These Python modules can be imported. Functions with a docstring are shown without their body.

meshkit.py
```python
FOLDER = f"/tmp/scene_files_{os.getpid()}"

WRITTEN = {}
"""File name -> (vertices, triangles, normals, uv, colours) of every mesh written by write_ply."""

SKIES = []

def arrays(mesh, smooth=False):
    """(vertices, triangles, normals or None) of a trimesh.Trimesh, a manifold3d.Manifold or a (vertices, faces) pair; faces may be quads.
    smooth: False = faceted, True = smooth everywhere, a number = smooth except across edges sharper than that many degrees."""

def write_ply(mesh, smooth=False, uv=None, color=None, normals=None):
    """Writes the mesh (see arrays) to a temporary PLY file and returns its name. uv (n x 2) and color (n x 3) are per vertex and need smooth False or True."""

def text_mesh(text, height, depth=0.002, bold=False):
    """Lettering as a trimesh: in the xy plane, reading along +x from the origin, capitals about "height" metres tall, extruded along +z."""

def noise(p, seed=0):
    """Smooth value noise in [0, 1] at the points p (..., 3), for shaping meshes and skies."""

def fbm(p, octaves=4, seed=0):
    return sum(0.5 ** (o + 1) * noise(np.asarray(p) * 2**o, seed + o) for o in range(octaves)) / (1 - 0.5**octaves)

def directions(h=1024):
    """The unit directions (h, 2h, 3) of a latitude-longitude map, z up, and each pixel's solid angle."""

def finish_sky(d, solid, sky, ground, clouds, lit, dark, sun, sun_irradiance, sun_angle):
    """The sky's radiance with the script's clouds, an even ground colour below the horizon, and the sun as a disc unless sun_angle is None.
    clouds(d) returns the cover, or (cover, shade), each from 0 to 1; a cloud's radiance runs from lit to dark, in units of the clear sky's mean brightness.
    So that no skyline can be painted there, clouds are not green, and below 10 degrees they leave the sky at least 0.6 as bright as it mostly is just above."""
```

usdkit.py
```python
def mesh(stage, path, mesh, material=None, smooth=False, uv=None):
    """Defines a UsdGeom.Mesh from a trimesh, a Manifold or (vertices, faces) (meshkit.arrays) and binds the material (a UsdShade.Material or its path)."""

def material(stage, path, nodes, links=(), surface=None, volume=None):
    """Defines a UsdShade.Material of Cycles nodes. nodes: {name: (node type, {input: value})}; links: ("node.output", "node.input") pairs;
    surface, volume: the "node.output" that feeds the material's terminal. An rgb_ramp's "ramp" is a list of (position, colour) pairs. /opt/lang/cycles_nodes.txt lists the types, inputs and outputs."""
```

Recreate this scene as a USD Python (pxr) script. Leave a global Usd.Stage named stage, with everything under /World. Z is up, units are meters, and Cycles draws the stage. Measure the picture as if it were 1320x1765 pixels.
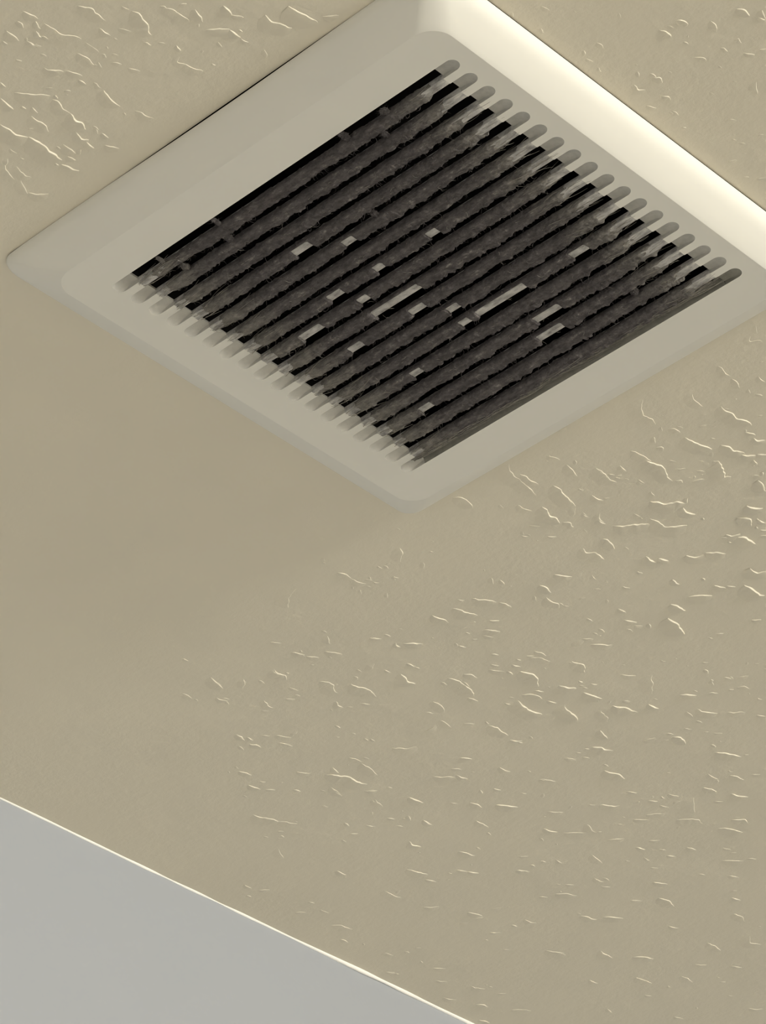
import math, random
import numpy as np
import trimesh
import usdkit, meshkit
from pxr import Gf, Sdf, Usd, UsdGeom, UsdLux, UsdShade
from scipy.spatial.transform import Rotation as Ro

stage = Usd.Stage.CreateInMemory()
UsdGeom.SetStageUpAxis(stage, "Z")
UsdGeom.SetStageMetersPerUnit(stage, 1.0)
UsdGeom.Xform.Define(stage, "/World")
ZC = 2.45                        # height of the ceiling; the fan's centre is at x = y = 0

# ------------------------------------------------------------------ camera
cam = UsdGeom.Camera.Define(stage, "/World/camera")
FPX = 6180.2553                  # focal length in pixels of the 1320 px wide picture
rot = Ro.from_rotvec([0.9005079430102343, 0.3090471165465203, -0.7112484499805173]).as_matrix()   # rows: right, down, forward
eye = np.array([0.7275641415872305, -0.8751122856234849, -0.9795889157515254 + ZC])
m = np.eye(4)
m[0, :3], m[1, :3], m[2, :3], m[3, :3] = rot[0], -rot[1], -rot[2], eye
cam.AddTransformOp().Set(Gf.Matrix4d(*m.ravel().tolist()))
cam.CreateHorizontalApertureAttr(36.0)
cam.CreateFocalLengthAttr(36.0 * FPX / 1320.0)
cam.CreateClippingRangeAttr(Gf.Vec2f(0.02, 100.0))
EXPOSURE = 0.0
cam.CreateExposureAttr(EXPOSURE)

# ------------------------------------------------------------------ light: daylight at the window of the far wall, two added low fill lights
P1, P2, P3 = 170.0, 2.15, 0.95
X_RIGHT, Y_FRONT, Y_BACK = 3.40, -1.90, 1.70
WIN_Y, WIN_Z, WIN_W, WIN_H = 0.10, 2.27, 1.10, 0.22      # a high window on the right
FILL2_X, FILL2_Z, FILL2_W, FILL2_H = -0.10, 0.95, 0.60, 1.20   # a larger, low window added in the front wall as fill light
def window_light(name, w_, h_, power, at, turn_x, turn_y):  # also makes the two added fill lights
    l = UsdLux.RectLight.Define(stage, "/World/" + name)
    l.CreateWidthAttr(w_); l.CreateHeightAttr(h_)
    l.CreateIntensityAttr(power)
    l.CreateColorAttr(Gf.Vec3f(1.0, 0.985, 0.92))
    l.AddTranslateOp().Set(Gf.Vec3d(*at))
    l.AddRotateXYZOp().Set(Gf.Vec3f(turn_x, turn_y, 0))
window_light("window_light", WIN_H, WIN_W, P1, (X_RIGHT + 0.03, WIN_Y, WIN_Z), 0, 90)             # a RectLight shines along its -z: here along -x
window_light("window_light_001", FILL2_W, FILL2_H, P2, (FILL2_X, Y_FRONT - 0.03, FILL2_Z), 90, 0)      # along +y

FILL3_X, FILL3_Z, FILL3_W, FILL3_H = -0.05, 0.95, 0.60, 1.20  # and one like it, added in the back wall to balance the fill
window_light("window_light_002", FILL3_W, FILL3_H, P3, (FILL3_X, Y_BACK + 0.03, FILL3_Z), -90, 0)      # along -y

# ------------------------------------------------------------------ helpers
used = {}
def numbered(parent, name):
    k = (str(parent), name)
    used[k] = used.get(k, -1) + 1
    return name if used[k] == 0 else f"{name}_{used[k]:03d}"
def obj(name, mesh, mat, parent="/World", smooth=False):
    path = f"{parent}/{numbered(parent, name)}"
    usdkit.mesh(stage, path, mesh, mat, smooth=smooth)
    return stage.GetPrimAtPath(path)
def thing(name, loc=(0, 0, 0)):
    path = "/World/" + numbered("/World", name)
    x = UsdGeom.Xform.Define(stage, path)
    x.AddTranslateOp().Set(Gf.Vec3d(*loc))
    return x.GetPrim()
def tag(p, **kw):
    for k, v in kw.items():
        p.SetCustomDataByKey(k, v)
    return p
def grid_faces(nu, nv, closed_v=False):
    i, j = np.meshgrid(np.arange(nu - 1), np.arange(nv if closed_v else nv - 1), indexing="ij")
    j2 = (j + 1) % nv
    return np.stack([i * nv + j, (i + 1) * nv + j, (i + 1) * nv + j2, i * nv + j2], -1).reshape(-1, 4)
def tri(f):
    return np.vstack([f[:, [0, 1, 2]], f[:, [0, 2, 3]]])
def join(parts):
    v, f, n = [], [], 0
    for a, b in parts:
        b = np.asarray(b)
        if b.shape[1] == 4: b = tri(b)
        v.append(np.asarray(a, float)); f.append(b + n); n += len(a)
    return np.vstack(v), np.vstack(f)
def box(x0, x1, y0, y1, z0, z1):
    b = trimesh.creation.box([x1 - x0, y1 - y0, z1 - z0]); b.apply_translation([(x0 + x1) / 2, (y0 + y1) / 2, (z0 + z1) / 2])
    return np.array(b.vertices), np.array(b.faces)

# ------------------------------------------------------------------ materials
L = "/World/Looks"
UsdGeom.Scope.Define(stage, L)
def paint(name, color, rough, spec=0.4, mottle=0.04, bump=0.0, scale=60.0, bscale=400.0):
    nodes = {
        "geo": ("geometry", {}),
        "n": ("noise_texture", {"scale": scale, "detail": 4.0, "roughness": 0.55}),
        "ramp": ("rgb_ramp", {"ramp": [(0.25, tuple(c * (1 - mottle) for c in color)), (0.75, tuple(min(1, c * (1 + mottle)) for c in color))]}),
        "p": ("principled_bsdf", {"roughness": rough, "specular_ior_level": spec}),
    }
    links = [("geo.position", "n.vector"), ("n.fac", "ramp.fac"), ("ramp.color", "p.base_color")]
    if bump:
        nodes["n2"] = ("noise_texture", {"scale": bscale, "detail": 3.0, "roughness": 0.6})
        nodes["b"] = ("bump", {"strength": 1.0, "distance": bump})
        links += [("geo.position", "n2.vector"), ("n2.fac", "b.height"), ("b.normal", "p.normal")]
    return usdkit.material(stage, f"{L}/{name}", nodes, links, surface="p.BSDF")
M_CEIL = paint("ceiling_paint", (0.74, 0.68, 0.545), 0.42, 0.45, 0.02, 0.00022, 14.0, 170.0)
M_WALL = paint("wall_paint", (0.325, 0.336, 0.352), 0.6, 0.3, 0.012, 0.00008, 5.0, 120.0)
M_ROOM = paint("room_paint", (0.46, 0.45, 0.43), 0.6, 0.3, 0.02)
M_FLOOR = paint("floor_tile", (0.60, 0.57, 0.52), 0.5, 0.4, 0.06, 0, 6.0)
M_PLASTIC = paint("white_plastic", (0.755, 0.73, 0.655), 0.38, 0.5, 0.012, 0, 25.0)
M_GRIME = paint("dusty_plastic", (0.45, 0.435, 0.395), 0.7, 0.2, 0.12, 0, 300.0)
M_GRIME_PALE = paint("pale_dusty_plastic", (0.51, 0.49, 0.44), 0.6, 0.2, 0.08, 0, 300.0)  # paler tone for the slot ends on the wall_left side
M_SHADED_DUST = paint("shaded_dust", (0.25, 0.24, 0.205), 0.85, 0.1, 0.15, 0, 300.0)  # dust, darkened with the shade of the last slot's edge and end
M_CAULK = paint("caulk", (0.86, 0.84, 0.77), 0.4, 0.5, 0.02)
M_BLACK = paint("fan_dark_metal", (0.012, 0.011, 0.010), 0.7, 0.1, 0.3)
def dusty(name, clean, thin, thick, x0, x1, scale, rough, bump, streak=0.45):
    """Plastic or felt whose dust thins out towards the two ends of the slots (x is along the slots)."""
    nodes = {
        "geo": ("geometry", {}), "sep": ("separate_xyz", {}),
        "abs": ("math", {"math_type": "absolute"}),
        "map": ("mapping", {"scale": (streak, 1.0, 1.0)}),
        "n": ("noise_texture", {"scale": scale, "detail": 6.0, "roughness": 0.72}),
        "wob": ("math", {"math_type": "multiply_add", "value2": 0.030, "value3": -0.015}),
        "sum": ("math", {"math_type": "add"}),
        "fade": ("map_range", {"range_type": "smoothstep", "from_min": x0, "from_max": x1, "to_min": 0.0, "to_max": 1.0, "clamp": True}),
        "r1": ("rgb_ramp", {"ramp": thick}), "r2": ("rgb_ramp", {"ramp": [(0.3, thin), (0.7, clean)]}),
        "mix": ("mix_color", {}),
        "n2": ("noise_texture", {"scale": 1100.0, "detail": 4.0, "roughness": 0.75}),
        "b": ("bump", {"strength": 1.0, "distance": bump}),
        "p": ("principled_bsdf", {"roughness": rough, "specular_ior_level": 0.12}),
    }
    return usdkit.material(stage, f"{L}/{name}", nodes, [("geo.position", "sep.vector"), ("sep.x", "abs.value1"), ("geo.position", "map.vector"), ("map.vector", "n.vector"),
        ("n.fac", "wob.value1"), ("abs.value", "sum.value1"), ("wob.value", "sum.value2"), ("sum.value", "fade.value"),
        ("n.fac", "r1.fac"), ("n.fac", "r2.fac"), ("fade.result", "mix.fac"), ("r1.color", "mix.a"), ("r2.color", "mix.b"), ("mix.result", "p.base_color"),
        ("geo.position", "n2.vector"), ("n2.fac", "b.height"), ("b.normal", "p.normal")], surface="p.BSDF")
M_LINT = dusty("lint", (0.30, 0.28, 0.245), (0.15, 0.14, 0.125), [(0.28, (0.054, 0.048, 0.048)), (0.46, (0.098, 0.088, 0.087)), (0.6, (0.142, 0.128, 0.124)), (0.68, (0.27, 0.25, 0.23)), (0.76, (0.40, 0.38, 0.35))], 0.050, 0.086, 420.0, 0.95, 0.0007)
M_SLAT = dusty("dusty_slat", (0.70, 0.675, 0.61), (0.55, 0.53, 0.48), [(0.30, (0.16, 0.15, 0.14)), (0.45, (0.36, 0.345, 0.325)), (0.62, (0.56, 0.54, 0.51))], 0.081, 0.0895, 300.0, 0.55, 0.0001)
M_FLUFF = paint("lint_fluff", (0.30, 0.28, 0.24), 0.95, 0.05, 0.4, 0, 700.0)

# ------------------------------------------------------------------ the room
XW, XS = -0.43597, 0.01456       # the wall behind the fan: x = XW + XS * y (it runs a little out of square)
def wall_x(y): return XW + XS * y
FX, FY0, FY1 = (-0.12559, 0.11804), -0.12598, 0.12574   # outer rim of the fan's cover
HX0, HX1, HY0, HY1 = FX[0] + 0.0003, FX[1] - 0.0003, FY0 + 0.0003, FY1 - 0.0003   # hole in the ceiling behind it

def axis(lo, hi, dense0, dense1, step, coarse):
    a = np.arange(lo, dense0, coarse); b = np.arange(dense0, dense1, step); c = np.arange(dense1, hi, coarse)
    return np.concatenate([a, b, c, [hi]])
def relief(x, y):
    """Slow unevenness of the hand-trowelled plaster, in metres."""
    p = np.stack([x * 16, y * 16, np.zeros_like(x)], -1)
    h = (meshkit.fbm(p, 3, 5) - 0.5) * 0.0005
    p2 = np.stack([x * 70, y * 70, np.ones_like(x)], -1)
    h2 = (meshkit.noise(p2, 9) - 0.5) * 0.00008
    return h + h2
xs = axis(-0.48, X_RIGHT + 0.05, -0.46, 0.34, 0.0035, 0.06)
ys = axis(Y_FRONT - 0.05, Y_BACK + 0.05, -0.36, 0.72, 0.0035, 0.06)
xs = np.unique(np.round(np.concatenate([xs[(xs < HX0 - 1e-4) | (xs > HX1 + 1e-4)], [HX0, HX1]]), 6))
ys = np.unique(np.round(np.concatenate([ys[(ys < HY0 - 1e-4) | (ys > HY1 + 1e-4)], [HY0, HY1]]), 6))
gx, gy = np.meshgrid(xs, ys, indexing="ij")
def calm(x, y):
    """1 on open ceiling, 0 under the rim of the cover, so that the plaster meets it evenly."""
    d = np.maximum(np.maximum(FX[0] - x, x - FX[1]), np.maximum(FY0 - y, y - FY1))
    return np.clip((d - 0.002) / 0.02, 0, 1)
def ceil_z(x, y):
    return ZC - relief(x, y) * calm(x, y)
fc = grid_faces(len(xs), len(ys))
cx, cy = gx.ravel()[fc].mean(1), gy.ravel()[fc].mean(1)
fc = fc[~((cx > HX0) & (cx < HX1) & (cy > HY0) & (cy < HY1))]
from shapely.geometry import Polygon, box as sbox
RC = 0.0067                      # the hole has the rounded corners of the cover
hole = sbox(HX0 + RC, HY0 + RC, HX1 - RC, HY1 - RC).buffer(RC, quad_segs=12)
corners = []
for g in sbox(HX0, HY0, HX1, HY1).difference(hole).geoms:
    cv, cf = trimesh.creation.triangulate_polygon(g, engine="earcut")
    corners.append((np.column_stack([cv, np.full(len(cv), ZC)]), cf[:, ::-1]))
ceiling = obj("ceiling", join([(np.stack([gx.ravel(), gy.ravel(), ceil_z(gx, gy).ravel()], 1), fc[:, ::-1])] + corners), M_CEIL, smooth=True)
tag(ceiling, kind="structure", label="beige ceiling with a hand-trowelled plaster texture of thin raised ridges around the fan")

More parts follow.
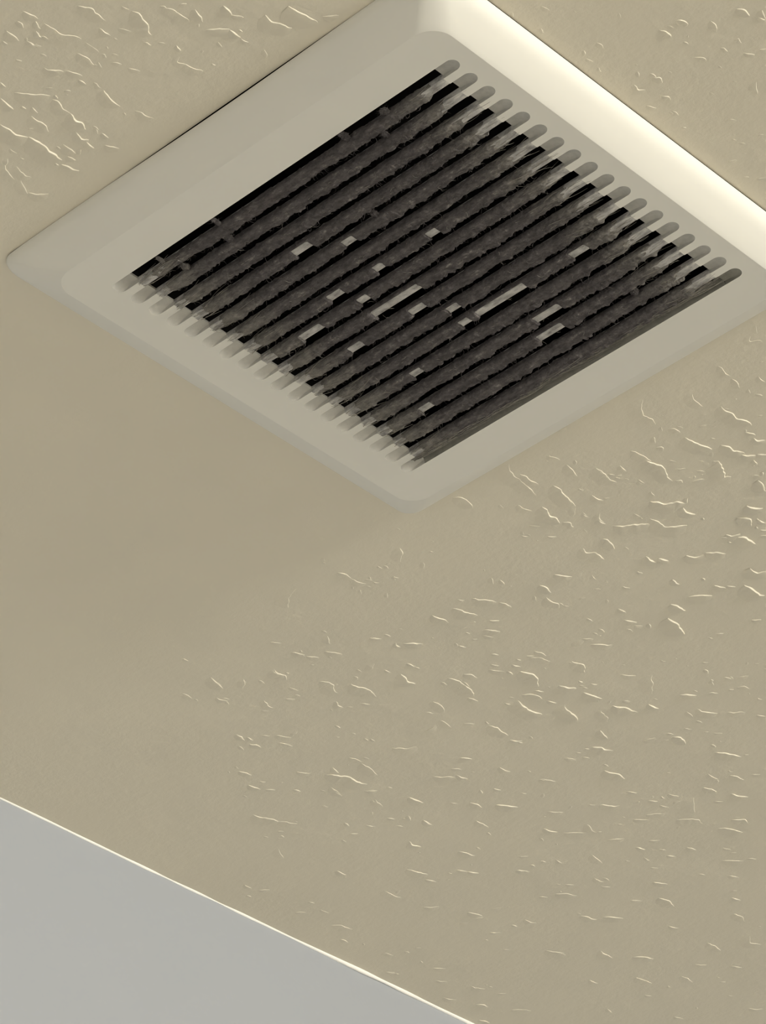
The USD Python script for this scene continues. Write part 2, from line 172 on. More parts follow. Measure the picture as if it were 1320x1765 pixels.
# trowel ridges, traced: "strength x,y x,y ..." in tenths of a millimetre on the ceiling
STROKES = """2 47,-2048 65,-2012 77,-1993 71,-1956 64,-1925 61,-1905;3 173,-1885 180,-1857 171,-1817 156,-1776 136,-1756 132,-1727;1 165,-1928 169,-1904 173,-1885;1 271,-1810 294,-1747 293,-1699 287,-1677;2 -129,-2103 -137,-2079 -143,-2060;2 -164,-2065 -173,-2041 -173,-2021;1 -243,-2145 -241,-2110 -250,-2076;1 -120,-2172 -111,-2143 -107,-2105;1 -294,-2118 -294,-2095;2 -231,-2054 -226,-2027 -229,-2015 -213,-2018;1 -229,-2018 -209,-1995;1 -117,-2069 -107,-2025 -112,-1990 -95,-1968 -77,-1938 -73,-1920 -78,-1899;2 14,-1908 23,-1880 22,-1855 20,-1834;2 -30,-1817 -41,-1797;2 82,-1731 90,-1716 88,-1690;2 112,-1690 131,-1677 137,-1656;3 162,-1631 156,-1611 143,-1588;1 136,-1580 93,-1561 106,-1522 116,-1500;1 70,-1863 82,-1828 100,-1795;1 -143,-1877 -133,-1847 -127,-1830 -141,-1797 -151,-1764;2 -115,-1783 -124,-1763 -134,-1742;2 -80,-1805 -71,-1790 -81,-1765;1 -77,-1893 -73,-1866 -77,-1831 -80,-1805;1 -94,-1745 -72,-1727 -61,-1699;1 -64,-1680 -53,-1651 -38,-1618;2 -282,-1906 -286,-1881 -261,-1859 -250,-1834;1 -247,-1836 -227,-1798 -220,-1773 -221,-1763;2 -244,-1766 -240,-1742 -241,-1723;1 -219,-1715 -211,-1695 -218,-1661;3 -221,-1659 -232,-1621 -239,-1583 -245,-1539;1 -253,-1514 -263,-1488;1 -225,-1485 -212,-1462 -209,-1424 -205,-1400;1 -334,-2013 -326,-1990;1 -471,-1972 -474,-1938;2 -539,-1910 -540,-1874 -545,-1831;1 -476,-1891 -433,-1838 -400,-1799 -392,-1779;2 -401,-1759 -394,-1738 -406,-1699 -411,-1656;3 -411,-1656 -415,-1613 -423,-1573 -434,-1548;2 -373,-1771 -382,-1751;1 -509,-1821 -511,-1797;2 -492,-1787 -495,-1748;1 -531,-1755 -530,-1721 -526,-1693 -546,-1644;2 -646,-1812 -645,-1766 -652,-1721 -624,-1681;3 -624,-1681 -614,-1639 -619,-1579 -628,-1531 -635,-1494;2 -646,-1478 -641,-1448 -644,-1421 -628,-1400;1 -457,-1644 -451,-1602 -437,-1564;2 -466,-1569 -478,-1529 -473,-1510 -465,-1499;2 -483,-1501 -486,-1474 -488,-1450;1 -562,-1554 -561,-1526 -563,-1481;2 -404,-1488 -406,-1451;1 -447,-1428 -432,-1401 -420,-1377;1 -730,-1685 -728,-1648;1 -786,-1598 -796,-1569 -803,-1539 -792,-1510;2 -831,-1530 -851,-1495 -871,-1453;2 -871,-1453 -857,-1430 -818,-1390;1 -811,-1646 -833,-1595 -845,-1545;1 -557,-1467 -529,-1481;1 -660,-1498 -661,-1481;2 349,-1714 336,-1684 329,-1655 324,-1642;2 303,-1651 290,-1634;3 439,-1650 440,-1625 428,-1592;1 428,-1592 454,-1553;1 288,-1764 292,-1717 291,-1682;2 297,-1602 346,-1565 364,-1540;3 364,-1540 368,-1518 362,-1481;1 358,-1472 368,-1439;2 288,-1524 275,-1494;1 513,-1500 513,-1457 526,-1408 543,-1378;1 613,-1472 620,-1435 630,-1375 635,-1328;1 669,-1336 715,-1296;1 95,-1557 115,-1499 132,-1451;2 182,-1457 187,-1439;1 1290,-783 1311,-754 1310,-731;1 1371,-685 1372,-657 1381,-643;2 1490,-554 1492,-532 1476,-500;1 1607,-400 1595,-373;2 1611,-349 1635,-335 1641,-311 1629,-291 1614,-290;3 1532,-358 1550,-331 1555,-299 1543,-282;2 1604,-253 1593,-233;2 1712,-255 1713,-225 1706,-197 1683,-181;2 1828,-231 1843,-200 1832,-164;1 1891,-152 1871,-109;2 1709,-99 1728,-92 1718,-66;2 1638,-106 1657,-91 1658,-61;2 1527,-139 1564,-121 1571,-98 1555,-78;1 1329,-570 1330,-546;2 1219,-689 1207,-662;1 1323,-477 1327,-450 1316,-425;2 1258,-475 1243,-450;1 1235,-434 1244,-401;2 1353,-171 1371,-142 1361,-108;2 1272,-186 1267,-149 1291,-133;1 1236,-361 1229,-335;2 1308,-58 1333,-33 1322,-6;1 1629,144 1582,211;1 1456,59 1465,93;1 1282,37 1293,60 1285,85;1 1389,136 1411,154;1 1335,152 1342,182;1 1383,235 1421,252 1438,283;2 1249,142 1262,162;1 1352,339 1362,366;1 1325,440 1345,447;1 1254,437 1288,454;1 1243,557 1254,576;1 1274,605 1301,624;1 1561,75 1574,97;1 1349,-273 1358,-258;1 1450,-144 1454,-131;1 1691,-13 1718,23;1 1521,-369 1513,-353;1 1228,-56 1252,-16;1 1607,-98 1613,-81;1 1750,15 1770,27;1 1194,-833 1185,-811;1 688,1340 656,1399;1 634,1376 602,1412 640,1436 644,1464;2 538,1549 567,1563;1 516,1494 517,1526;2 394,1436 405,1467 390,1514 402,1550;2 378,1552 393,1583 374,1640;1 324,1446 359,1458;2 312,1680 315,1688;2 483,1626 467,1657 477,1690;1 396,1663 382,1704;1 202,1510 179,1544 179,1583 175,1627;3 230,1676 224,1718 236,1759 228,1804 248,1841 240,1890;2 187,1901 218,1942 210,1958;3 192,1964 187,1993 220,2014;2 303,1850 324,1863;1 133,1657 157,1677;2 69,1714 107,1740;1 19,1386 -26,1436 -49,1486 -39,1529 -53,1579;1 -44,1597 -71,1635;2 -114,1631 -142,1677;2 -164,1704 -134,1718 -155,1747;2 -41,1632 -13,1653 -9,1699;3 -17,1731 -17,1782 -11,1820 6,1860 8,1899;2 55,1823 70,1849;3 58,1892 76,1939 74,1981 99,2018;3 76,2019 85,2048 120,2073;2 130,2072 156,2102;3 -43,1957 -21,1986 -40,2034 -70,2088 -86,2097 -59,2121;1 1,1908 -26,1947;2 -257,1633 -237,1658 -239,1710 -239,1773;3 -252,1721 -238,1795 -223,1827 -237,1863 -266,1902 -257,1954;2 -257,1954 -229,1971 -241,1996;2 -202,2011 -154,2044;2 -195,1894 -159,1924;2 -355,1683 -366,1747;1 -441,1619 -451,1692 -454,1775;1 -430,1740 -416,1763;1 -522,1543 -547,1611;2 -671,1618 -676,1674 -684,1734 -699,1779;1 -592,1692 -587,1714;2 -590,1762 -591,1797 -581,1841;2 -568,1820 -541,1839;2 -377,1941 -401,1976;3 -439,1994 -416,2035 -391,2061 -356,2075 -330,2113 -327,2130;2 -302,2096 -327,2130;3 -356,2145 -371,2181 -355,2225;1 -378,1829 -375,1882;2 8,2228 9,2255 -13,2319;3 -147,2344 -139,2375 -105,2414;2 51,2213 65,2193;1 -700,1831 -708,1874;2 -655,1895 -687,1940 -682,1967;1 -547,2011 -539,2059;1 -228,2382 -192,2443;2 -400,1969 -392,1977;1 -176,1809 -161,1858;1 69,2121 70,2131;2 -386,1285 -349,1307;2 -1041,1318 -1018,1347 -1014,1380 -1022,1416 -1038,1451;1 -832,1122 -829,1151;2 -931,1510 -937,1555;2 -870,1573 -872,1619 -856,1661;1 -707,1315 -749,1406 -740,1433 -750,1500 -767,1585;1 -707,1407 -714,1469 -700,1525;1 -543,1392 -521,1432 -521,1465;1 -521,1508 -527,1560 -548,1607;2 -669,1583 -664,1632 -684,1688 -687,1737 -698,1778;1 -698,1778 -736,1817 -763,1832;3 -807,1665 -810,1713 -824,1752 -814,1779 -827,1828;2 -820,1826 -799,1857 -812,1878 -803,1896;1 -881,1718 -837,1767;2 -1021,1767 -999,1799;1 -989,1747 -1011,1778;2 -993,1841 -986,1857;2 -943,1863 -905,1891;1 -939,1729 -910,1785;1 -707,1839 -719,1870 -705,1893;2 -601,1680 -592,1715;3 -783,2060 -760,2078 -767,2121 -777,2168;3 -880,2049 -896,2085 -873,2115 -864,2150 -872,2195;3 -1110,2108 -1097,2149 -1064,2192;3 -1215,2127 -1209,2161 -1221,2217;2 -1262,2227 -1261,2256 -1266,2279 -1254,2310 -1277,2339;2 -1251,2342 -1235,2358;1 -994,2092 -988,2108;1 -995,2237 -1003,2293;2 -1057,2339 -1035,2365;1 -827,2385 -818,2403;1 -957,2424 -936,2452;2 -1566,1937 -1543,1962;2 -1515,1981 -1480,2021 -1461,2056 -1453,2087;2 -1441,2096 -1431,2125 -1428,2169;2 -1628,1972 -1608,2006 -1599,2053 -1588,2103;1 -1335,1919 -1361,1965;2 -1575,2173 -1540,2209;2 -1643,2216 -1621,2249 -1599,2281;1 -1717,2168 -1712,2191;1 -1085,2543 -1077,2599;2 -1127,2647 -1096,2699;1 -1120,2716 -1096,2746;2 -653,1894 -654,1906;3 -679,1919 -692,1946 -686,1983;1 -1293,2650 -1287,2666;1 -1318,2029 -1313,2040;1 -1292,2177 -1310,2214;1 -369,1818 -361,1877;1 -443,1622 -450,1691 -454,1763;3 -673,2014 -639,2053 -599,2085 -545,2135;2 -524,2098 -506,2144 -512,2181 -507,2204 -466,2235 -435,2267;3 -721,2314 -723,2357 -719,2388;3 -685,2369 -667,2418;2 -708,2385 -702,2406;2 -585,2446 -570,2480 -542,2499 -520,2501;3 -510,2500 -477,2531 -444,2566;2 -354,2452 -344,2481 -301,2498;2 -375,2502 -372,2523;3 -328,2497 -306,2529 -300,2568 -302,2609;2 -226,2391 -190,2440 -231,2483;3 -175,2474 -171,2510;2 -218,2541 -200,2559;2 -438,2745 -446,2773 -443,2804 -402,2819;1 -828,2380 -818,2409;1 -957,2424 -935,2457;2 -756,2551 -755,2603;2 -787,2714 -751,2742 -704,2791;2 -644,2733 -619,2787;2 -604,2780 -584,2815;3 -547,2834 -538,2872 -541,2924 -531,2972;3 -883,2702 -871,2734 -872,2795;3 -970,2781 -969,2836 -981,2900 -1000,2948;2 -1083,2546 -1077,2599;2 -1125,2644 -1094,2702;1 -1127,2718 -1098,2749;1 -1362,2613 -1331,2659;2 -1291,2653 -1285,2664;2 -1444,2627 -1404,2650 -1367,2631;2 -1365,2682 -1333,2721 -1299,2764;2 -1533,2726 -1509,2775 -1518,2815 -1543,2848;1 -1437,2990 -1388,3052;3 -1613,2880 -1609,2905;2 -1631,2936 -1623,2964;2 -1586,2943 -1569,2971;3 -1708,2841 -1690,2880 -1667,2925;3 -1662,2974 -1646,3021 -1633,3085;1 -1339,3102 -1389,3181 -1436,3232;2 -1572,3170 -1557,3207;1 -1457,3271 -1448,3291;3 -1646,3174 -1616,3205 -1599,3234;3 -1345,3338 -1315,3363 -1294,3406;2 -1246,3432 -1226,3433 -1207,3469;2 -1097,3377 -1073,3416;1 -1051,3425 -999,3454;2 -1149,3474 -1127,3497;2 -1103,3485 -1079,3511 -1070,3557;2 -1099,3638 -1086,3672;1 -920,3384 -898,3407;1 -1155,3356 -1176,3395;1 -1217,3032 -1207,3063;1 -1090,3195 -1069,3218;1 -1160,3072 -1155,3084;1 -1374,2926 -1368,2943;1 -887,3057 -865,3079;1 -934,3055 -924,3072;1 -1159,3163 -1158,3174;1 -695,3085 -663,3118;1 -1246,2347 -1235,2364;2 -2064,1874 -2039,1914;3 -2014,1988 -2024,2010 -2020,2034;3 -1992,2021 -1959,2052 -1926,2090;1 -1861,2080 -1856,2092;2 -2096,2156 -2087,2175 -2087,2198 -2076,2202;2 -2209,2120 -2201,2157;3 -2179,2201 -2190,2265 -2189,2321;2 -2040,2393 -2022,2431 -2023,2490 -2031,2563 -2055,2608;2 -2086,2398 -2076,2444;2 -1963,2423 -1936,2462 -1936,2502;2 -2086,2595 -2071,2655;2 -1814,2458 -1798,2498;2 -1699,2513 -1692,2540;2 -1744,2535 -1728,2582;1 -1855,2487 -1811,2554;3 -1753,2605 -1734,2665 -1735,2713 -1782,2774;2 -1858,2584 -1854,2597;1 -1654,2555 -1617,2589 -1591,2647;2 -1598,2531 -1575,2599;2 -1538,2722 -1512,2774;3 -1712,2842 -1666,2920;2 -1818,2786 -1792,2828;2 -1884,2767 -1847,2796 -1830,2854 -1839,2876;2 -1833,2899 -1816,2951;3 -1930,2790 -1948,2853 -1946,2910 -1932,2978;1 -1997,2766 -1976,2796;3 -1800,2988 -1816,3042 -1827,3103 -1851,3150;2 -2180,2855 -2165,2898 -2174,2955 -2174,2997;1 -2167,2817 -2168,2847;2 -2201,3035 -2153,3082;1 -2114,3361 -2083,3411;2 -2476,2973 -2440,3023;2 -2571,3013 -2539,3061;2 -2400,3183 -2386,3258;1 -2690,3001 -2639,3059 -2619,3097;2 -2599,3080 -2575,3144;1 -2326,3423 -2285,3499;1 -2524,3111 -2507,3123;1 -2220,2494 -2229,2556 -2249,2607;1 -2376,2209 -2393,2262;2 -1818,2226 -1801,2264;2 -1721,2169 -1713,2188;2 -1736,2231 -1716,2249;2 -1643,2213 -1624,2248 -1599,2283;1 -1578,2173 -1564,2192;1 -1682,2245 -1656,2296;1 -2653,2659 -2609,2710 -2554,2732;1 -2253,2747 -2222,2796;1 -2310,2646 -2325,2733;1 -2007,2477 -2016,2528;1 -2437,2657 -2362,2669;2 -1703,3162 -1721,3215 -1750,3267;3 -1823,3295 -1833,3336 -1849,3383;3 -1952,3384 -1924,3425 -1906,3491;2 -1986,3369 -1972,3390;2 -2038,3362 -2026,3386;1 -2112,3363 -2086,3419;2 -2013,3550 -2008,3587;3 -2048,3598 -2040,3639 -2016,3686 -2029,3739;3 -1652,3175 -1619,3209 -1598,3257 -1589,3307;3 -1503,3290 -1503,3327 -1500,3360;2 -1568,3171 -1555,3205;2 -1371,3501 -1356,3545 -1315,3602;1 -1282,3636 -1217,3699;2 -1194,3760 -1170,3806;1 -1416,3481 -1423,3540;2 -1606,3559 -1589,3594;3 -1605,3608 -1592,3643 -1594,3683 -1607,3712;1 -1446,3734 -1416,3766;1 -1523,3590 -1498,3627;3 -1555,3884 -1519,3922 -1498,3966 -1486,4010;1 -1464,4001 -1449,4021;1 -1613,4060 -1603,4087;2 -1635,4101 -1615,4140 -1613,4190;1 -1552,4178 -1521,4211;1 -1703,4011 -1704,4090;2 -1806,4095 -1786,4134 -1777,4175;3 -1748,4250 -1724,4292 -1698,4338;1 -1856,4242 -1814,4275;2 -1897,4445 -1846,4500 -1861,4540;2 -1996,4464 -1958,4522 -1934,4592;1 -2103,4639 -2084,4682;1 -2096,4233 -2049,4279 -2013,4326 -2024,4367;2 -2078,3984 -2052,4029;1 -2065,4064 -2045,4112;2 -2008,4002 -2007,4032;1 -1969,4011 -1944,4071;2 -2100,3838 -2074,3888;2 -2275,3830 -2248,3875 -2214,3917;1 -2314,3789 -2294,3816;2 -2477,3727 -2454,3751;1 -2175,4082 -2097,4142;1 -2250,4070 -2198,4136;1 -2335,4043 -2319,4069;1 -2445,3931 -2467,4021;1 -2586,3906 -2500,3996;1 -2470,4128 -2402,4182;1 -2323,4289 -2283,4331;2 -2415,4295 -2395,4350;1 -2236,4497 -2216,4553;2 -2361,4480 -2332,4523;1 -1745,3534 -1675,3549;1 -2150,4312 -2124,4306;1 -1470,3688 -1459,3706;1 -1485,4184 -1469,4190;1 -1845,3846 -1831,3867;1 -1895,4134 -1992,4254;1 -1145,3627 -1126,3647;1 -3022,1546 -3012,1590 -3024,1618;2 -2829,1549 -2841,1600 -2858,1666;2 -2939,1697 -2937,1723 -2916,1757;2 -2576,1724 -2585,1760 -2568,1788 -2598,1835;1 -2410,1679 -2388,1722 -2389,1756;2 -2381,1764 -2351,1810;1 -2421,1548 -2391,1593;1 -2292,1799 -2255,1871;1 -2631,1891 -2615,1942;2 -2712,1953 -2682,1988;2 -2793,1881 -2809,1925 -2804,1964;1 -2865,1937 -2838,1966;2 -2486,1957 -2462,1999 -2467,2033 -2501,2077 -2501,2102;2 -2559,2147 -2573,2184 -2568,2213;1 -2554,2221 -2532,2243;2 -2406,2087 -2385,2143 -2375,2206 -2389,2256;1 -2486,2251 -2454,2285;1 -2291,2020 -2296,2054;1 -2274,2058 -2244,2065 -2204,2042;2 -3097,2001 -3101,2038 -3113,2072;2 -3085,2056 -3079,2100;2 -3120,2113 -3100,2144 -3099,2177;1 -3165,2086 -3172,2132;1 -3019,2100 -2996,2133;1 -3009,2209 -2978,2262;1 -2970,2146 -2936,2224;2 -2705,2301 -2701,2337;2 -2771,2377 -2765,2394;1 -3312,2206 -3316,2234;2 -3332,2249 -3315,2283 -3313,2327;1 -3368,2212 -3370,2231;2 -3385,2377 -3378,2416 -3380,2452;2 -3356,2473 -3324,2511;1 -3325,2397 -3305,2422;2 -3139,2469 -3096,2528;2 -2980,2569 -2993,2630;3 -3056,2591 -3009,2646 -2993,2688 -2984,2748 -2970,2816;2 -3018,2849 -2973,2896;1 -3119,2698 -3126,2782;1 -3051,2950 -3065,3025;1 -3575,2605 -3552,2663 -3524,2733;1 -3529,2732 -3474,2829;1 -2865,2563 -2847,2602 -2840,2642;1 -2856,2647 -2853,2714 -2874,2789;1 -2669,2516 -2667,2549;1 -3269,2797 -3258,2815;2 -2069,1867 -2037,1916;2 -2200,1706 -2235,1766;1 -2729,1678 -2786,1737;1 -3264,2483 -3248,2490;1 -2805,1342 -2808,1378;1 -2842,1579 -2842,1639;3 -2904,3062 -2897,3109 -2890,3155;2 -2727,3327 -2712,3366 -2713,3409;3 -2645,3437 -2614,3482 -2587,3544;2 -3117,3125 -3102,3164;2 -3026,3189 -3056,3235;3 -3006,3277 -3002,3303 -3006,3344;2 -2825,3481 -2815,3525 -2817,3576;1 -2852,3610 -2862,3646;2 -3202,3375 -3198,3421 -3194,3465;2 -3234,3491 -3231,3506;2 -2994,3677 -2988,3707;2 -3084,3640 -3068,3684 -3055,3739;2 -3396,3575 -3374,3638 -3348,3697;2 -3398,3726 -3371,3784;1 -3218,3777 -3186,3830;3 -3188,3832 -3159,3887;2 -3000,4005 -2961,4070;1 -2900,3910 -2866,3946;2 -2633,3798 -2620,3840 -2601,3874;1 -2585,3907 -2528,3974;1 -2511,3687 -2456,3749;1 -2332,3417 -2285,3499;1 -2482,3449 -2468,3476;2 -2553,3314 -2535,3355;1 -2789,4082 -2787,4131;1 -2942,4273 -2936,4292;2 -2918,4310 -2889,4347;1 -3018,4343 -2978,4386 -2950,4445;1 -3095,4302 -3066,4340;1 -3647,3687 -3624,3736 -3612,3773;2 -3594,3930 -3534,3990;2 -3468,4146 -3444,4196 -3443,4234;2 -3486,4224 -3446,4243;1 -3366,4218 -3311,4233;1 -3307,4429 -3297,4509;1 -3593,4221 -3541,4227;1 -3531,4392 -3487,4439;1 -3604,4585 -3580,4611;1 -3449,4765 -3422,4827 -3405,4888;1 -3995,4216 -3977,4235;1 -3042,2949 -3061,3029;1 -2797,3253 -2772,3291;1 -4072,4133 -4060,4196;2 -3072,4620 -3059,4658 -3043,4719;2 -2998,4719 -2962,4756 -2932,4814;2 -2784,4696 -2748,4746;2 -2583,4638 -2538,4710;2 -2665,4786 -2651,4850 -2665,4921;1 -2494,4510 -2469,4546;1 -2799,4462 -2767,4509;1 -2772,4371 -2761,4443;1 -2189,4734 -2111,4824;2 -2395,5075 -2376,5133;1 -2263,4880 -2237,4943;1 -2357,4755 -2342,4784;1 -2494,5214 -2480,5279 -2506,5326;1 -2823,5060 -2792,5118;2 -3166,5171 -3130,5216 -3102,5279;2 -3250,4992 -3252,5104;1 -3422,4832 -3413,4868;2 -2788,5362 -2780,5421 -2794,5482;1 -2985,5495 -2942,5547;1 -3298,5365 -3285,5432 -3283,5486;1 -3123,5541 -3110,5595 -3123,5646;1 -2857,5659 -2825,5719;1 -3094,6118 -3044,6185;1 -3503,5197 -3489,5264;1 -3400,5558 -3375,5598;1 -2460,4409 -2447,4452;1 -2542,4357 -2528,4380;2 -2231,4491 -2216,4553;1 -2627,4185 -2638,4290;1 -2581,5471 -2626,5536 -2595,5595;1 -2081,4814 -2052,4857;1 -2989,5699 -2983,5719;1 -3441,5877 -3422,5939;1 -3640,5526 -3654,5578;1 -3076,5908 -3064,5935;2 -3575,2598 -3558,2650 -3526,2710 -3523,2754;2 -3484,2813 -3486,2827;2 -3654,3315 -3653,3351 -3653,3387;1 -4081,3155 -4033,3196;1 -4090,3062 -4092,3118;2 -4158,3149 -4152,3179;1 -3982,3440 -3965,3471;1 -3996,3547 -3990,3602;1 -4071,3712 -4032,3746 -4021,3822;2 -4138,3852 -4126,3877 -4132,3912;1 -3990,4212 -3978,4238;1 -4106,3465 -4068,3511;2 -3301,3001 -3305,3041;2 -3353,3092 -3324,3128;1 -3422,3111 -3424,3143;1 -3023,2852 -2973,2894;2 -3115,3131 -3098,3161;1 -3618,3650 -3628,3699 -3615,3773;1 -4218,4299 -4182,4338;1 -3642,2853 -3627,2873;2 -3049,2946 -3059,3023;1 -3123,2724 -3131,2803;1 -3261,2798 -3255,2810;1 -3596,3927 -3576,3956;1 -3246,3104 -3213,3140;1 -3713,2938 -3765,3021;1 -3593,2803 -3576,2832;2 -1805,1362 -1793,1398 -1796,1445;1 -1799,1447 -1795,1487 -1771,1526;2 -1473,1433 -1488,1463 -1549,1516;1 -1475,1594 -1506,1633;2 -1642,1464 -1642,1492;1 -1645,1576 -1664,1606;1 -1761,1653 -1784,1685;1 -1837,1499 -1845,1519;1 -1829,1545 -1847,1573;1 -1724,1498 -1739,1519;1 -1744,1541 -1728,1567;1 -1771,1230 -1792,1263;2 -2069,1869 -2040,1915;2 -2202,1711 -2231,1757;1 -2423,1546 -2396,1584;1 -2410,1686 -2381,1745;2 -2386,1760 -2348,1809;1 -2300,1792 -2273,1830 -2256,1867;2 -2576,1726 -2584,1767 -2567,1799 -2595,1836;1 -1921,1909 -1912,1928;1 -1317,1199 -1317,1216;1 -1310,1320 -1306,1332;1 -1334,1498 -1330,1511;1 -2171,1401 -2080,1328 -2031,1325;2 -1736,1942 -1719,1997 -1715,2048;1 -4005,4460 -3958,4511;1 -4088,4578 -4052,4630;1 -4001,4764 -3962,4846;2 -4118,4942 -4094,4968 -4088,5015;1 -4191,4744 -4154,4823;2 -4222,5086 -4203,5160;1 -4017,5131 -3947,5221;1 -3949,4939 -3919,4971;1 -4214,4300 -4184,4345;2 -3989,4209 -3977,4235;1 -3454,4784 -3400,4868"""
def ridge(pts, s, rng):
    pts = np.asarray(pts, float)
    if len(pts) == 2:
        pts = np.vstack([pts[0], pts.mean(0), pts[1]])
    seg = np.r_[0, np.cumsum(np.linalg.norm(np.diff(pts, axis=0), axis=1))]
    n = max(6, int(seg[-1] / 0.0008))
    t = np.linspace(0, seg[-1], n)
    P = np.stack([np.interp(t, seg, pts[:, k]) for k in (0, 1)], 1)
    if n > 6:                                        # soften the corners a little, roughen the line
        for _ in range(1):
            P[1:-1] = (P[:-2] + 2 * P[1:-1] + P[2:]) / 4
    T = np.gradient(P, axis=0); T /= np.linalg.norm(T, axis=1, keepdims=True) + 1e-12
    N = np.stack([T[:, 1], -T[:, 0]], 1)
    if (N @ np.array([1.0, 0.12])).mean() < 0: N = -N           # the broken edge of each lap of plaster faces the same way
    k = np.array([rng.random() * 50, rng.random() * 50])
    wob = meshkit.noise(np.stack([t * 600, np.full(n, k[0]), np.full(n, k[1])], 1), 3) - 0.5
    wob2 = meshkit.noise(np.stack([t * 260, np.full(n, k[1]), np.full(n, k[0])], 1), 8) - 0.5
    P = P + N * (wob * 0.0008 + wob2 * 0.0014 * min(1, seg[-1] / 0.008))[:, None]
    amp = 0.55 + 0.9 * meshkit.noise(np.stack([t * 450, np.full(n, k[1]), np.full(n, k[0])], 1), 4)
    ends = np.clip(np.minimum(t, seg[-1] - t) / (0.0022 + 0.1 * seg[-1]), 0, 1) ** 0.7
    h = SH[s] * amp * ends
    w = SW[s] * (0.6 + 0.4 * ends)
    back = min(BACK, 0.55 * seg[-1] + 0.0008) * (0.5 + 0.5 * ends)
    NB = N.copy()
    for _ in range(10):                              # the long back slope follows the general run of the line, not its kinks
        NB[1:-1] = (NB[:-2] + NB[1:-1] + NB[2:]) / 3
    off = np.stack([w * 1.25, w * 0.85, w * 0.4, 0 * w, -0.25 * back, -0.55 * back, -back], 1)
    hh = np.stack([-0.00012 + 0 * h, h * 0.12, h * 0.72, h, h * 0.70, h * 0.28, -0.00012 + 0 * h], 1)
    nn = np.stack([N, N, N, N, (N + NB) / 2, NB, NB], 1)
    Q = P[:, None, :] + nn * off[:, :, None]
    z = ceil_z(Q[..., 0], Q[..., 1]) - hh
    return np.concatenate([Q, z[..., None]], -1).reshape(-1, 3), grid_faces(n, 7)
SH = {1: 0.00024, 2: 0.00034, 3: 0.00050}
SW = {1: 0.00035, 2: 0.00039, 3: 0.00046}
BACK = 0.0100
rng = random.Random(4)
parts = []
for line in STROKES.split(";"):
    s, *p = line.split()
    parts.append(ridge([[float(a) * 1e-4 for a in w.split(",")] for w in p], int(s), rng))
traced = [l.split()[1:] for l in STROKES.split(";")]
for _ in range(230):             # crumbs of plaster beside the ridges
    q = rng.choice(traced); q0 = [float(a) * 1e-4 for a in rng.choice(q).split(",")]
    x, y = q0[0] + rng.gauss(0, .006), q0[1] + rng.gauss(0, .006)
    if FX[0] - .006 < x < FX[1] + .006 and FY0 - .006 < y < FY1 + .006 or x < wall_x(y) + .01: continue
    a, l = rng.gauss(1.0, .6), rng.uniform(.0012, .0045)
    parts.append(ridge([(x, y), (x + l * .5 * math.cos(a), y + l * .5 * math.sin(a)), (x + l * math.cos(a + .3), y + l * math.sin(a + .3))], rng.choice([1, 1, 1, 2]), rng))
def outside(x, y):               # the ceiling past the traced field goes on in the same hand
    Y = rot @ (np.array([x, y, ZC]) - eye)
    u, v = 660 + FPX * Y[0] / Y[2], 882.5 + FPX * Y[1] / Y[2]
    return not (-15 < u < 1335 and -15 < v < 1780)
for _ in range(1500):
    x, y = rng.uniform(-0.40, 0.9), rng.uniform(-1.0, 1.3)
    if FX[0] - .02 < x < FX[1] + .02 and FY0 - .02 < y < FY1 + .02 or not outside(x, y): continue
    a = rng.gauss(0.85, 0.5); l = rng.uniform(0.006, 0.03); c = rng.uniform(-0.5, 0.5)
    pp = [(x, y)]
    for _k in range(3):
        x += math.cos(a) * l / 3; y += math.sin(a) * l / 3; a += c / 3 + rng.uniform(-.4, .4); pp.append((x, y))
    if all(outside(*q) for q in pp): parts.append(ridge(pp, rng.choice([1, 1, 1, 2, 2]), rng))
tag(obj("plaster_ridge", join(parts), M_CEIL, "/World/ceiling", smooth=True), kind="stuff", label="thin raised trowel ridges in the plaster")

def wall_slab(name, verts_xy, mat, label, z0=0.0, z1=ZC + 0.02):
    p = trimesh.creation.extrude_polygon(__import__("shapely").Polygon(verts_xy), z1 - z0, engine="earcut"); p.apply_translation([0, 0, z0])
    return tag(obj(name, p, mat), kind="structure", label=label)
ya, yb = Y_FRONT, Y_BACK
wall_slab("wall_left", [(wall_x(ya), ya), (wall_x(yb), yb), (wall_x(yb) - 0.1, yb), (wall_x(ya) - 0.1, ya)], M_WALL, "smooth pale grey wall meeting the beige ceiling at the bottom left")
def fill_window_wall(side, k, wx, wz, ww, wh, y0, y1, yi):
    """A wall along x with one added fill window in it; yi is its inner face."""
    x0, x1, z0, z1, t = wx - ww / 2, wx + ww / 2, wz - wh / 2, wz + wh / 2, .03
    w_ = join([box(XW - .2, x0, y0, y1, 0, ZC + .02), box(x1, X_RIGHT + .1, y0, y1, 0, ZC + .02), box(x0, x1, y0, y1, 0, z0), box(x0, x1, y0, y1, z1, ZC + .02)])
    tag(obj("wall_" + side, w_, M_ROOM), kind="structure", label=f"plain off-white {side} wall with an added low fill window, out of view")
    a, b = yi - .02, yi + .02
    f_ = join([box(x0 - t, x0, a, b, z0 - t, z1 + t), box(x1, x1 + t, a, b, z0 - t, z1 + t), box(x0, x1, a, b, z0 - t, z0), box(x0, x1, a, b, z1, z1 + t)])
    tag(obj(f"window_{k}", f_, M_PLASTIC), kind="structure", label=f"white frame of the added low fill window out of view in the {side} wall")
fill_window_wall("front", 2, FILL2_X, FILL2_Z, FILL2_W, FILL2_H, ya - .1, ya, ya)
fill_window_wall("back", 3, FILL3_X, FILL3_Z, FILL3_W, FILL3_H, yb, yb + .1, yb)
wy0, wy1, wz0, wz1 = WIN_Y - WIN_W / 2, WIN_Y + WIN_W / 2, WIN_Z - WIN_H / 2, WIN_Z + WIN_H / 2
xr = X_RIGHT
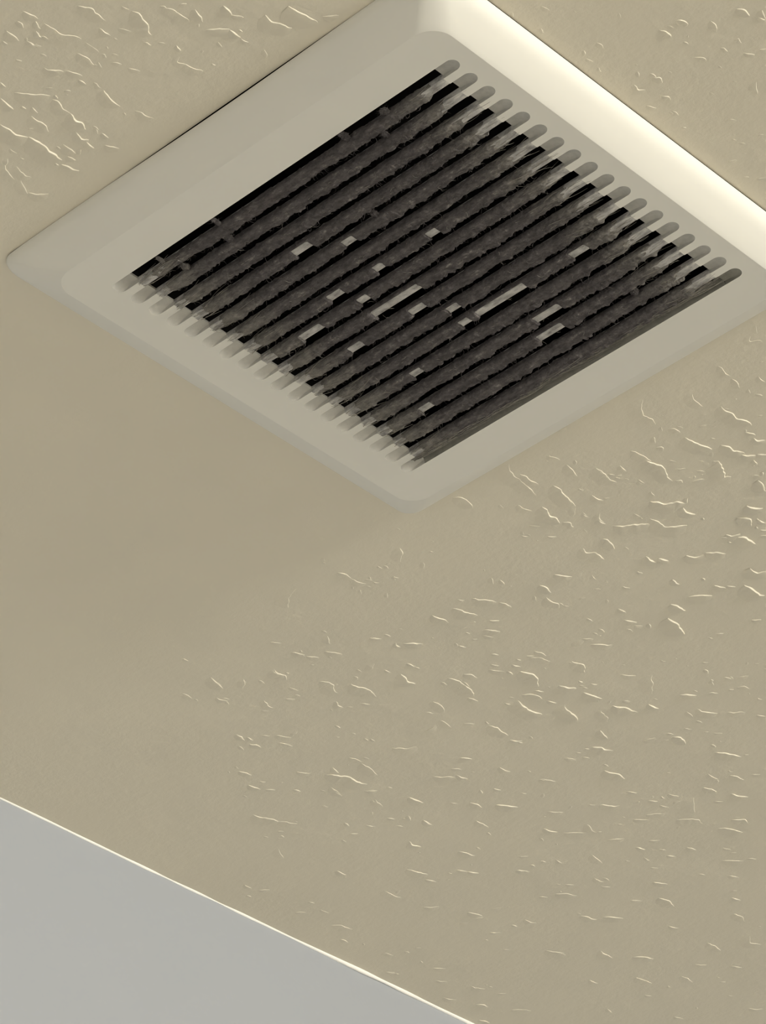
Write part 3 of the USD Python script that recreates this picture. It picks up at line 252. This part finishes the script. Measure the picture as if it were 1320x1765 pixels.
rw = join([box(xr, xr + .1, ya, wy0, 0, ZC + .02), box(xr, xr + .1, wy1, yb, 0, ZC + .02), box(xr, xr + .1, wy0, wy1, 0, wz0), box(xr, xr + .1, wy0, wy1, wz1, ZC + .02)])
tag(obj("wall_right", rw, M_ROOM), kind="structure", label="plain off-white wall with the window, out of view on the lit side")
t = .03
fr = join([box(xr - .01, xr + .02, wy0 - t, wy0, wz0 - t, wz1 + t), box(xr - .01, xr + .02, wy1, wy1 + t, wz0 - t, wz1 + t), box(xr - .01, xr + .02, wy0, wy1, wz0 - t, wz0), box(xr - .01, xr + .02, wy0, wy1, wz1, wz1 + t)])
tag(obj("window_1", fr, M_PLASTIC), kind="structure", label="white window frame out of view on the lit side of the room")
tag(obj("floor", box(XW - .2, xr + .1, ya - .1, yb + .1, -.1, 0), M_FLOOR), kind="structure", label="plain tan floor out of view below")

# the bead of caulk in the corner of wall and ceiling
n = 900
yy = np.linspace(ya + .002, yb - .002, n)
wv = meshkit.noise(np.stack([yy * 14, np.zeros(n), np.zeros(n)], 1), 2) - 0.5
wf = meshkit.noise(np.stack([yy * 55, np.zeros(n), np.ones(n)], 1), 6) - 0.5
r = 0.0012 * (1 + 0.7 * wv + 0.5 * wf)
ang = np.radians(np.linspace(-8, 98, 9))
base = wall_x(yy) + 0.0010 * wv
V = np.stack([base[:, None] + r[:, None] * np.cos(ang), np.repeat(yy[:, None], 9, 1), (ZC + 0.0004 - relief(base, yy))[:, None] - 1.15 * r[:, None] * np.sin(ang)], -1)
tag(obj("trim_1", (V.reshape(-1, 3), grid_faces(n, 9)), M_CAULK, smooth=True), kind="structure", label="thin glossy white caulk line between the grey wall and beige ceiling")

# ------------------------------------------------------------------ the exhaust fan
fan = thing("exhaust_fan", (0, 0, ZC))
FAN = str(fan.GetPath())
tag(fan, label="square white plastic exhaust fan cover on the ceiling, its slots clogged with dark grey lint", category="exhaust fan")
ZF, TH = -0.0129, 0.0030         # the face of the cover below the ceiling; thickness of the slotted plate
NS, PITCH, HW = 18, 0.01038, 0.0032
XE, XT = 0.0850, 0.0955          # ends of the through holes, tips of the scooped slot ends
yc = [-0.0886 + PITCH * i for i in range(NS)]
def ring(inset, rad, n_arc=14, n_side=40):
    x0, x1, y0, y1 = FX[0] + inset, FX[1] - inset, FY0 + inset, FY1 - inset
    pts = []
    cs = [(x1 - rad, y1 - rad, 0), (x0 + rad, y1 - rad, 90), (x0 + rad, y0 + rad, 180), (x1 - rad, y0 + rad, 270)]
    for k, (cx_, cy_, a0) in enumerate(cs):
        a = np.radians(np.linspace(a0, a0 + 90, n_arc))
        arc = np.stack([cx_ + rad * np.cos(a), cy_ + rad * np.sin(a)], 1)
        nx = cs[(k + 1) % 4]; b = np.radians(nx[2])
        nxt = np.array([nx[0] + rad * math.cos(b), nx[1] + rad * math.sin(b)])
        s = np.linspace(0, 1, n_side + 2)[1:-1, None]
        pts += [arc, arc[-1] * (1 - s) + nxt * s]
    return np.vstack(pts)
B = 0.0150
prof = [(0.0030, 0.0), (0.0002, 0.0), (0.0, 0.0002), (0.0, 0.0010), (0.0003, 0.0022), (0.0009, 0.0037), (0.0018, 0.0051), (0.0031, 0.0064), (0.0050, 0.0077), (0.0078, 0.0094), (0.0105, 0.0109), (0.0132, 0.0122), (0.0143, 0.0127), (B, 0.0129)]
rows = []
for ins, dep in prof:
    rad = 0.0070 + ins * 0.25
    p = ring(ins, rad)
    nw = np.exp(-((p[:, 1] - FY0) / 0.010) ** 2)
    bow = 0.0010 * nw * np.clip(np.cos((p[:, 0] - 0.008) / 0.075 * math.pi / 2), 0, 1) ** 1.3 * (np.abs(p[:, 0] - 0.008) < 0.075)
    ne = 0.0006 * np.exp(-((p[:, 0] - FX[1]) / 0.010) ** 2)
    corner = 0.0005 * np.exp(-(((p[:, 0] - FX[0]) / 0.012) ** 2 + ((p[:, 1] - FY0) / 0.012) ** 2))
    gap = 0.0001 + np.maximum.reduce([bow, ne, corner])
    f_ = max(0, 1 - dep / 0.005)
    rows.append(np.column_stack([p, -dep - gap * f_]))
nr = len(rows[0])
bevel = (np.vstack(rows), grid_faces(len(rows), nr, True))
from shapely.geometry import Polygon, box as sbox
from shapely.ops import unary_union
def tip(i, s, n=11):
    """Rim of a scooped slot end, from its one corner on the hole round to the other."""
    a = np.radians(np.linspace(-90, 90, n))
    p = np.stack([XT - HW + HW * np.cos(a), yc[i] + HW * np.sin(a)], 1)
    p = np.vstack([[XE, yc[i] - HW], p, [XE, yc[i] + HW]])
    return p * [s, 1]
holes = [Polygon(np.vstack([tip(i, s), [[0, yc[i] + HW], [0, yc[i] - HW]]])) for i in range(NS) for s in (1, -1)]
opening = unary_union([h.buffer(0) for h in holes] + [sbox(-XE, yc[0] - HW, XE, yc[-1] + HW)])
face = Polygon(rows[-1][:, :2]).difference(opening)
fv, ff = trimesh.creation.triangulate_polygon(face, engine="earcut")
ends = []
parts = [bevel, (np.column_stack([fv, np.full(len(fv), ZF)]), ff)]
for i in range(NS):
    for s in (1, -1):
        p = tip(i, s)
        q = np.column_stack([np.full(len(p), XE * s), p[:, 1]])
        lv = []
        for t in (0, 0.08, 0.2, 0.4, 0.7, 1.0):
            lv.append(np.column_stack([p * (1 - t) + q * t, np.full(len(p), ZF + 0.0020 * (1 - (1 - t) ** 2.6))]))
        lv.append(np.column_stack([q, np.full(len(q), ZF + TH)]))
        ends.append((np.vstack(lv), grid_faces(len(lv), len(p))))
# the long walls of the first and the last slot
x_ = np.array([-XE, XE])
def wall_strip(ys_, zs_):
    v = np.array([[x, y, z] for x in x_ for y, z in zip(ys_, zs_)])
    return v, grid_faces(2, len(ys_))
parts.append(wall_strip([yc[0] - HW, yc[0] - HW], [ZF, ZF + TH]))
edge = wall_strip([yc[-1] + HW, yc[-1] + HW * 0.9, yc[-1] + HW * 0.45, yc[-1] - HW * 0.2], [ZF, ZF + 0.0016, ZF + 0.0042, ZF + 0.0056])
tag(obj("slot_edge", edge, M_SHADED_DUST, FAN, smooth=40), label="long dusty edge of the last slot, its shade put into the colour")
obj("cover_frame", join(parts), M_PLASTIC, FAN, smooth=24)
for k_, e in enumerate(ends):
    obj("slot_end", e, M_SHADED_DUST if k_ == 2 * NS - 2 else M_GRIME_PALE if k_ % 2 else M_GRIME, FAN, smooth=40)  # right end of the last slot takes the shade-darkened dust
# the dark housing above the slots
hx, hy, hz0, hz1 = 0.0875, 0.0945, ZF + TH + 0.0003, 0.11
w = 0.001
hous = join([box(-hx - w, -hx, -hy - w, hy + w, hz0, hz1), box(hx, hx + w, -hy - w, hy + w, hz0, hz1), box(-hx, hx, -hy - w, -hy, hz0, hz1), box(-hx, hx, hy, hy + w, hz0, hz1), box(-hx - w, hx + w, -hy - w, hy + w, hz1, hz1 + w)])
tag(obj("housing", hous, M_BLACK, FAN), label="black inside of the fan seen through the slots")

BARE = {}
for a, b, y in [(-.0365, -.0293, -.0175), (-.0295, -.0236, -.0073), (-.0307, -.0048, .0026), (-.0196, -.0118, .0131), (.0193, .0244, -.0187), (-.0628, -.0507, -.0083), (-.0075, -.0013, .0233), (.0007, .0259, .0347), (-.0096, -.0041, .0347), (.0134, .0286, .0546), (.0062, .0204, .0664), (-.0609, -.0543, .0655), (.0515, .06, .0331), (-.0545, -.0464, .0144), (-.0279, -.0182, -.052), (-.0092, -.0031, -.0421), (-.0116, -.0066, -.0186), (-.047, -.0409, .0377)]:
    i = int(np.argmin([abs(y - (yc[k] + PITCH / 2)) for k in range(NS - 1)]))
    BARE.setdefault(i, []).append((a, b))
def fibre(p0, d, length, bend, rad, r):
    """One hair of lint: a thin bent three-sided tube."""
    n = 6
    t = np.linspace(0, 1, n)[:, None]
    d = np.asarray(d, float); d /= np.linalg.norm(d)
    side = np.cross(d, [r.gauss(0, 1), r.gauss(0, 1), r.gauss(0, 1)]); side /= np.linalg.norm(side) + 1e-9
    c = np.asarray(p0) + d * length * t + side * bend * length * (t * (1 - t) * 4 * r.choice([-1, 1]) + (t ** 2) * r.uniform(-1, 1))
    u = side; v = np.cross(d, u)
    a = np.radians([0, 120, 240])
    ra = rad * (1 - 0.6 * t)
    V = c[:, None, :] + ra[:, :, None] * (np.cos(a)[None, :, None] * u + np.sin(a)[None, :, None] * v)
    return V.reshape(-1, 3), grid_faces(n, 3, True)
for i in range(NS - 1):
    r = random.Random(100 + i)
    yA, yB = yc[i] + HW, yc[i + 1] - HW
    c = 0.0003
    sec = [(yA, ZF + TH), (yA, ZF + c), (yA + c, ZF), (yB - c, ZF), (yB, ZF + c), (yB, ZF + TH)]
    k = len(sec)
    V = np.array([[x, y, z] for x in (-XE, XE) for y, z in sec])
    F = [tuple(q) for q in grid_faces(2, k, True)] + [(0, 1, 2, 3), (0, 3, 4, 5), (6, 7, 8, 9), (6, 9, 10, 11)]
    slat = obj("slat", (V, np.array(F)), M_SLAT, FAN)
    SP = str(slat.GetPath())
    # lint: a felt over the flank and the face that hangs over the far edge in a ragged fringe
    nx = 400
    X = np.linspace(-XE - 0.002, XE + 0.003, nx)
    def N1(s, a, seed): return meshkit.noise(np.stack([X * s, np.full(nx, a + i * 7.3), np.zeros(nx)], 1), seed)
    e1 = N1(120, 1.0, 1) * 0.012; e2 = N1(120, 2.0, 2) * 0.014
    cov = np.clip((X + XE + 0.001 - e1 * 0.3) / 0.008, 0, 1) * np.clip((XE + 0.002 - e2 * 0.35 - X) / 0.012, 0, 1)
    wide = (0.45 + 0.85 * i / NS) * (0.65 + 0.35 * np.clip((X + .085) / .1, 0, 1))                         # the far slats carry more
    if i == 0: cov *= np.clip((X + 0.062) / 0.012, 0.6, 1)
    covf = cov.copy()                                 # on the face
    for a, b in BARE.get(i, []):
        covf *= 1 - (1.0 if b - a > .008 else 0.8) * np.clip((np.minimum(X - a + 0.0006, b + 0.0006 - X) + (N1(900, 8.0, 51) - .5) * .0022) / 0.0010, 0, 1)
    step = lambda s_, a_, sd, lo: np.clip((N1(s_, a_, sd) - lo) * 6, 0, 1)        # ragged tufts with abrupt ends
    frng = covf * (0.00002 + 0.0011 * np.maximum(N1(210, 3.0, 3) * 1.5 - .4, 0) * wide + 0.0011 * wide * step(260, 4.0, 4, 0.45) * N1(800, 4.5, 41) * 1.4 + 0.0006 * step(700, 4.7, 42, 0.55) + 0.0007 * np.maximum(N1(70, 5.0, 5) - 0.5, 0))
    path = [(yA, ZF + TH * 1.0, 0), (yA, ZF + TH * 0.66, 0), (yA, ZF + TH * 0.33, 0), (yA, ZF + 0.0002, 0), (yA + 0.0005, ZF, 1), (yA + 0.0014, ZF, 1), (yA + 0.0023, ZF, 1), (yA + 0.0032, ZF, 1),
            (yB - 0.0002, ZF, 1), (yB, ZF + 0.0001, 2), (yB, ZF + 0.0006, 3), (yB, ZF + 0.0014, 4)]
    nrm = [(-1, 0)] * 3 + [(-.7, -.7)] + [(0, -1)] * 4 + [(0, -1), (.4, -.9), (1, 0), (1, 0)]
    V = np.zeros((nx, len(path), 3))
    for j, ((y, z, kind), (ny, nz)) in enumerate(zip(path, nrm)):
        q = np.stack([X * 420, np.full(nx, j * 0.9 + i * 11.0), np.zeros(nx)], 1)
        nz_ = meshkit.noise(q, 11) * 0.5 + meshkit.noise(q * [2.7, 1, 1], 12) * 0.35 + meshkit.noise(q * [5, 1, 1], 16) * 0.35
        face = {0: 0.0, 1: 0.002 + 0.008 * N1(300, 30.0 + j * 1.7, 17), 2: 0.002, 3: 0.001, 4: 0.0}[kind] + 0.004 * N1(500, 40.0 + j * 2.3, 18)
        cv = (cov if kind == 0 else covf) * np.clip((XE - face - X) / 0.006, 0, 1) * np.clip((X + XE - face * 0.35) / 0.005, 0, 1)
        lowband = 0.55 + 0.9 * N1(60, 20.0 + j * .3, 13)
        th = cv * (0.00012 + (0.00060 if kind == 0 else 0.00095) * nz_ * lowband) - (1 - cv) * 0.0006
        if kind == 0:                                # ragged upper margin of the felt on the flank
            z = z - TH * 0.35 * (j == 0) * N1(500, 9.0, 14)
        ex = {0: 0, 1: 0, 2: 0.75, 3: 1.0, 4: 0.25}[kind] * frng
        V[:, j, 0] = X + (meshkit.noise(q * 1.9, 15) - 0.5) * 0.0006
        V[:, j, 1] = y + ny * th + ex - (1 - cv) * 0.0005 * (kind >= 2)
        V[:, j, 2] = z + nz * th
    pieces = [(V.reshape(-1, 3), grid_faces(nx, len(path)))]
    for _ in range(240):                             # stray hairs standing off the felt
        x = r.uniform(-XE + .006, XE - .012)
        q = int((x - X[0]) / (X[1] - X[0]))
        if covf[q] < 0.5: continue
        j = r.choice([3, 4, 5, 6, 7, 8, 9, 9, 10])
        pieces.append(fibre(V[q, j], [r.gauss(0, 1), r.gauss(0.3, .7), r.gauss(-.5, .5)], r.uniform(.001, .0030), .3, r.uniform(.00004, .00009), r))
    tag(obj("lint", join(pieces), M_LINT, SP, smooth=50), label="ragged dark grey felt of lint along the slat", kind="stuff")
    pieces = []
    for _ in range(46):                              # paler strands lying along the thinly covered ends
        s = r.random() < 0.62
        x = r.uniform(-XE - .001, -XE + .016) if s else r.uniform(XE - .028, XE - .006)
        y = r.uniform(yA + .0002, yB + .0006); z = ZF - r.uniform(0.0001, 0.0006)
        if r.random() < .4: y = yA - r.uniform(0, .0004); z = ZF + r.uniform(-.0002, .0022)
        pieces.append(fibre((x, y, z), [1, r.gauss(0, .13), r.gauss(0, .06)], r.uniform(.003, .012), .05, r.uniform(.00007, .00016), r))
    for _ in range(26):
        x = r.uniform(-XE, XE - .02)
        pieces.append(fibre((x, r.uniform(yA, yB + .0004), ZF - .0008), [1, r.gauss(0, .5), r.gauss(-.1, .15)], r.uniform(.001, .004), .25, r.uniform(.00004, .0001), r))
    tag(obj("lint_strand", join(pieces), M_FLUFF, SP, smooth=50), label="paler loose strands of lint", kind="stuff")

# the last slot is filled by a drift of lint, with strands lying along it
r = random.Random(77)
nx = 420
X = np.linspace(-XE - .003, XE - .003, nx)
ydrift = [yc[-1] + d for d in (-.0040, -.0034, -.0026, -.0016, -.0006, .0000, .0008)]
zd = [0.0, -.0004, -.0002, .0002, .0006, .0014, .0030]
V = np.zeros((nx, len(ydrift), 3))
for j, (y, z) in enumerate(zip(ydrift, zd)):
    q = np.stack([X * 130, np.full(nx, j * 1.7), np.zeros(nx)], 1)
    q2 = np.stack([X * 600, np.full(nx, j * 1.3), np.ones(nx)], 1)
    V[:, j] = np.stack([X, y - 0.0009 * np.clip((X + .03) / .07, 0, 1) * (j > 1) + (meshkit.noise(q, 21) - .5) * 0.0013 + (meshkit.noise(q2, 22) - .5) * .0006, ZF + z + (meshkit.noise(q, 23) - .35) * 0.0016 + (meshkit.noise(q2, 24) - .5) * .0006], 1)
pieces = [(V.reshape(-1, 3), grid_faces(nx, len(ydrift)))]
tag(obj("lint_drift", join(pieces), M_LINT, FAN, smooth=50), label="drift of grey lint filling the last slot", kind="stuff")
pieces = []
for _ in range(240):
    x = r.uniform(-XE - .002, XE - .012)
    u = r.random()
    pieces.append(fibre((x, yc[-1] + HW * (-1.15 + 1.15 * u), ZF - 0.0004 + 0.0011 * u - r.uniform(0, .0005)), [1, r.gauss(0, .06), r.gauss(0, .03)], r.uniform(.004, .022), .04, r.uniform(.00008, .0002), r))
tag(obj("lint_strand", join(pieces), M_FLUFF, FAN, smooth=50), label="long pale strands of lint along the last slot", kind="stuff")
# clumps that bridge the first slots
for n_, (x, y, sx, sy, sz) in enumerate([(-.0364, yc[0] - .0002, .0012, .0034, .0008), (-.0690, yc[0] + .0004, .0010, .0028, .0007), (-.0650, yc[1] + .0002, .0018, .0026, .0009), (.0352, yc[0] + .0003, .0018, .0034, .0009), (.0560, yc[0] + .0012, .0020, .0024, .0010), (.0474, yc[1] + .0003, .0014, .0030, .0008), (-.0400, yc[1] + .0004, .0020, .0028, .0009), (.012, yc[4] + .0008, .0016, .0026, .0008), (.055, yc[15] + .0004, .002, .003, .001)]):
    ico = trimesh.creation.icosphere(5, 1.0)
    v = np.array(ico.vertices)
    v *= (0.25 + 1.0 * meshkit.fbm(v * 1.6 + n_ * 5, 4, 31) + 0.55 * (meshkit.noise(v * 9 + n_, 32) - .35))[:, None]
    v = v * [sx, sy, sz] + [x, y, ZF + 0.0008]
    pieces = [(v, np.array(ico.faces))]
    rc = random.Random(300 + n_)
    for _ in range(60):
        q = v[rc.randrange(len(v))]
        pieces.append(fibre(q, [rc.gauss(0, 1), rc.gauss(0, 1), rc.gauss(-.3, .5)], rc.uniform(.0008, .0026), .3, rc.uniform(.00004, .00009), rc))
    obj("lint_clump", join(pieces), M_LINT, FAN, smooth=True)
